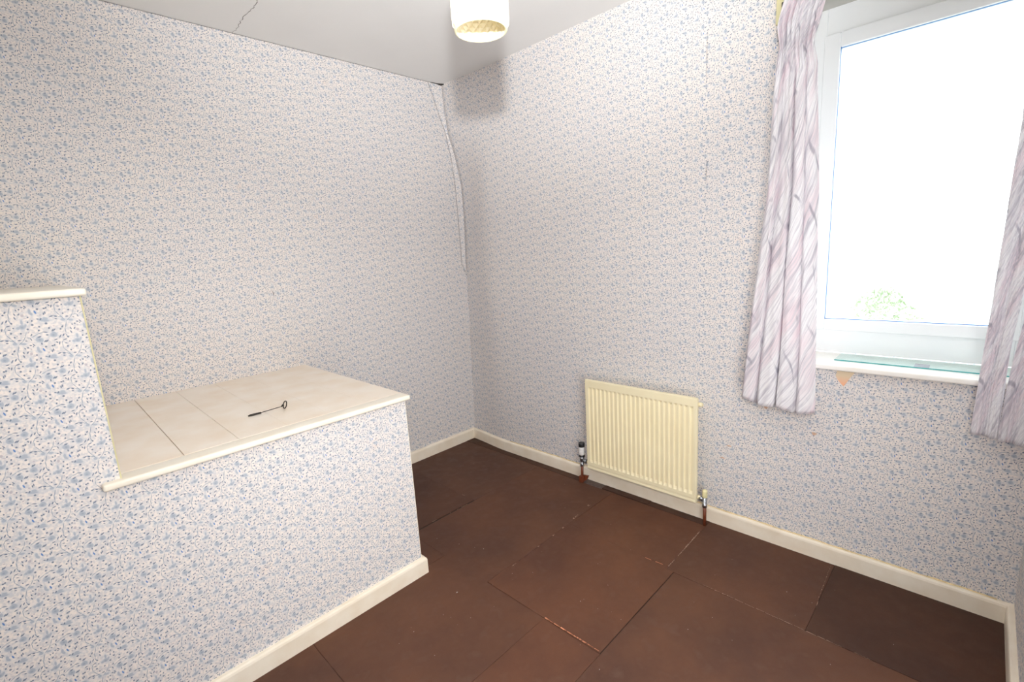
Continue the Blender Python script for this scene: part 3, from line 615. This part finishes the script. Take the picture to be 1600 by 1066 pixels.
lv = root('lockshield_valve', (-.06, -1.746, 0), 'lockshield valve with cream cap on a brown pipe right of radiator', 'valve')
def lvp(name, bm, m): return fin(name, bm, m, lv, loc=lv.location)
vy = -1.746
bm = bmesh.new(); tube(bm, [(vx, vy-.001, .0), (vx, vy, .10)], .0078, 14); lvp('pipe', bm, PIPE)
bm = bmesh.new(); tube(bm, [(vx, vy, .094), (vx, vy, .112), (vx, vy, .1125), (vx, vy, .145)], [.0115, .0115, .0095, .0105], 12); tube(bm, [(vx, vy, .133), (vx, vy+.024, .133)], .0075, 12); tube(bm, [(vx, vy+.010, .133), (vx, vy+.024, .133)], .0125, 6); lvp('valve_body', bm, CHROME)
bm = bmesh.new(); lathe(bm, [(.010, .143), (.0115, .145), (.0115, .174), (.0095, .180), (.001, .181)], vx, vy); lvp('cap', bm, CREAMP)

# ---------------------------------------------------------------- pendant lamp shade
LX, LY, LZ = -1.332, -1.764, 1.806; LR = .0585
pd = root('pendant_lamp', (LX, LY, 2.4), 'ivory diamond-cut glass cylinder lampshade hanging from the ceiling', 'lamp')
s = NT('ivory_pressed_glass', .25, .5); s.b.inputs['Subsurface Weight'].default_value = .0
c = s.mix(s.rng(s.noise(s.obj(), 8, 2), .3, .7), srgb(250, 244, 226), srgb(246, 238, 214)); s.out(c)
tl = s.n.new('ShaderNodeBsdfTranslucent'); s.l.new(c, tl.inputs[0]); mx = s.n.new('ShaderNodeMixShader'); mx.inputs[0].default_value = .3
s.l.new(s.b.outputs[0], mx.inputs[1]); s.l.new(tl.outputs[0], mx.inputs[2]); s.l.new(mx.outputs[0], s.n['Material Output'].inputs[0]); SHADE = s.m
bm = bmesh.new(); n = 22; Hs = .20; nr = 21; rows = []
for j in range(nr+1):
    z = Hs*j/nr; rr = LR*(1 if z < .15 else 1-.35*((z-.15)/.05)**2); row = []
    rr *= .965+.035*min(1, z/.02)
    for k in range(n*2):
        a = 2*PI*k/(n*2); hi = ((k+j) % 2 == 0)
        d = .0042 if (hi and 0 < j < nr) else 0
        row.append(bm.verts.new((LX+math.cos(a)*(rr+d), LY+math.sin(a)*(rr+d), LZ+z)))
    rows.append(row)
for j in range(nr):
    for k in range(n*2):
        k2 = (k+1) % (n*2)
        if (k+j) % 2 == 0: bm.faces.new((rows[j][k], rows[j][k2], rows[j+1][k2])); bm.faces.new((rows[j][k], rows[j+1][k2], rows[j+1][k]))
        else: bm.faces.new((rows[j][k], rows[j][k2], rows[j+1][k])); bm.faces.new((rows[j][k2], rows[j+1][k2], rows[j+1][k]))
o = fin('lamp_shade', bm, SHADE, pd, loc=pd.location); m = o.modifiers.new('glass_thickness', 'SOLIDIFY'); m.thickness = .004; m.offset = -1
bm = bmesh.new(); tube(bm, [(LX+math.cos(a)*(LR*.965-.0015), LY+math.sin(a)*(LR*.965-.0015), LZ+.001) for a in [2*PI*k/48 for k in range(49)]], .0032, 8, cap=False); fin('rim', bm, plain('yellow_ivory_glass_rim', srgb(248, 240, 200), .3), pd, loc=pd.location)
bm = bmesh.new(); lathe(bm, [(.012, LZ+.17), (.020, LZ+.175), (.022, LZ+.19), (.040, LZ+.198), (.040, LZ+.203), (.018, LZ+.206), (.015, LZ+.24), (.004, LZ+.25)], LX, LY); fin('lamp_holder', bm, WHITEP, pd, loc=pd.location)
bm = bmesh.new(); lathe(bm, [(.012, LZ+.172), (.014, LZ+.16), (.028, LZ+.125), (.030, LZ+.11), (.024, LZ+.09), (.010, LZ+.079), (.001, LZ+.077)], LX, LY); fin('bulb', bm, WHITEP, pd, loc=pd.location, smooth=True)
bm = bmesh.new(); tube(bm, [(LX, LY, LZ+.24), (LX, LY, 2.39)], .003, 8); fin('flex', bm, WHITEP, pd, loc=pd.location)
bm = bmesh.new(); lathe(bm, [(.038, 2.4), (.040, 2.39), (.034, 2.375), (.012, 2.365), (.004, 2.355)], LX, LY); fin('ceiling_rose', bm, WHITEP, pd, loc=pd.location)

# crumbs and dust on the floor
bm = bmesh.new()
for i in range(110):
    x, y = random.uniform(-1.9, -.05), random.uniform(-2.6, -.2)
    if x < -1.1 and y > -1.02: continue
    r = random.uniform(.0006, .0016) if i else .003
    g_ = bmesh.ops.create_icosphere(bm, subdivisions=1, radius=r)
    for v in g_['verts']: v.co = Vector((v.co.x*random.uniform(.8, 1.6)+x, v.co.y+y, v.co.z*.6+r*.4+.0006))
o = fin('floor_crumbs', bm, plain('pale_dust', srgb(170, 158, 148), .9, var=.3)); o['label'] = 'scattered pale crumbs and dust on the brown floor sheets'; o['category'] = 'debris'; o['kind'] = 'stuff'

# ---------------------------------------------------------------- outside, below the upstairs window
s = NT('pale_garden_ground', .9, .1); GND = s.out(s.mix(s.rng(s.noise(s.obj(), .5, 4), .3, .7), srgb(190, 196, 180), srgb(205, 205, 196)))
g_ = structure(box('ground', (.6, 90, -60, 60, -2.9, -2.8), GND))
s = NT('pale_leaves', .7, .2); LEAF = s.out(s.mix(s.rng(s.noise(s.obj(), 3, 2), .3, .7), srgb(176, 190, 160), srgb(200, 206, 184)))
BARK = plain('grey_bark', srgb(196, 192, 184), .9)
def tree(x, y, z0, h, r, n, label):
    t = root('garden_tree', (x, y, z0), label, 'tree')
    bm = bmesh.new(); tube(bm, [(x, y, z0), (x+.1, y, z0+h*.4), (x, y+.1, z0+h*.75)], [.12, .09, .04], 8)
    for k in range(7):
        a = k*2.4; tube(bm, [(x+.05, y, z0+h*(.35+.05*k)), (x+math.cos(a)*r*.7, y+math.sin(a)*r*.7, z0+h*(.55+.06*k))], [.04, .015], 6)
    fin('trunk', bm, BARK, t, loc=t.location)
    bm = bmesh.new(); rn = random.Random(5)
    for i in range(n):
        a = rn.uniform(0, 2*PI); q = rn.random()**.5*r; zz = z0+h*.35+(h*.65)*rn.random(); q *= math.sin(PI*(.12+.8*(zz-z0-h*.35)/(h*.65)))
        c = Vector((x+math.cos(a)*q, y+math.sin(a)*q, zz)); u = Vector((rn.uniform(-1, 1), rn.uniform(-1, 1), rn.uniform(-1, 1))).normalized(); v = u.orthogonal().normalized(); l = rn.uniform(.03, .07)
        bm.faces.new([bm.verts.new(c+u*l), bm.verts.new(c+v*l*.45), bm.verts.new(c-u*l), bm.verts.new(c-v*l*.45)])
    o = fin('foliage', bm, LEAF, t, loc=t.location, recalc=False); o['kind'] = 'stuff'
tree(8.4, -1.35, -2.8, 3.1, .8, 2600, 'pale green garden tree outside, low in the left of the window')
tree(11.5, -2.4, -2.8, 2.1, 1.2, 1800, 'low pale bush outside, right of the garden tree through the window')
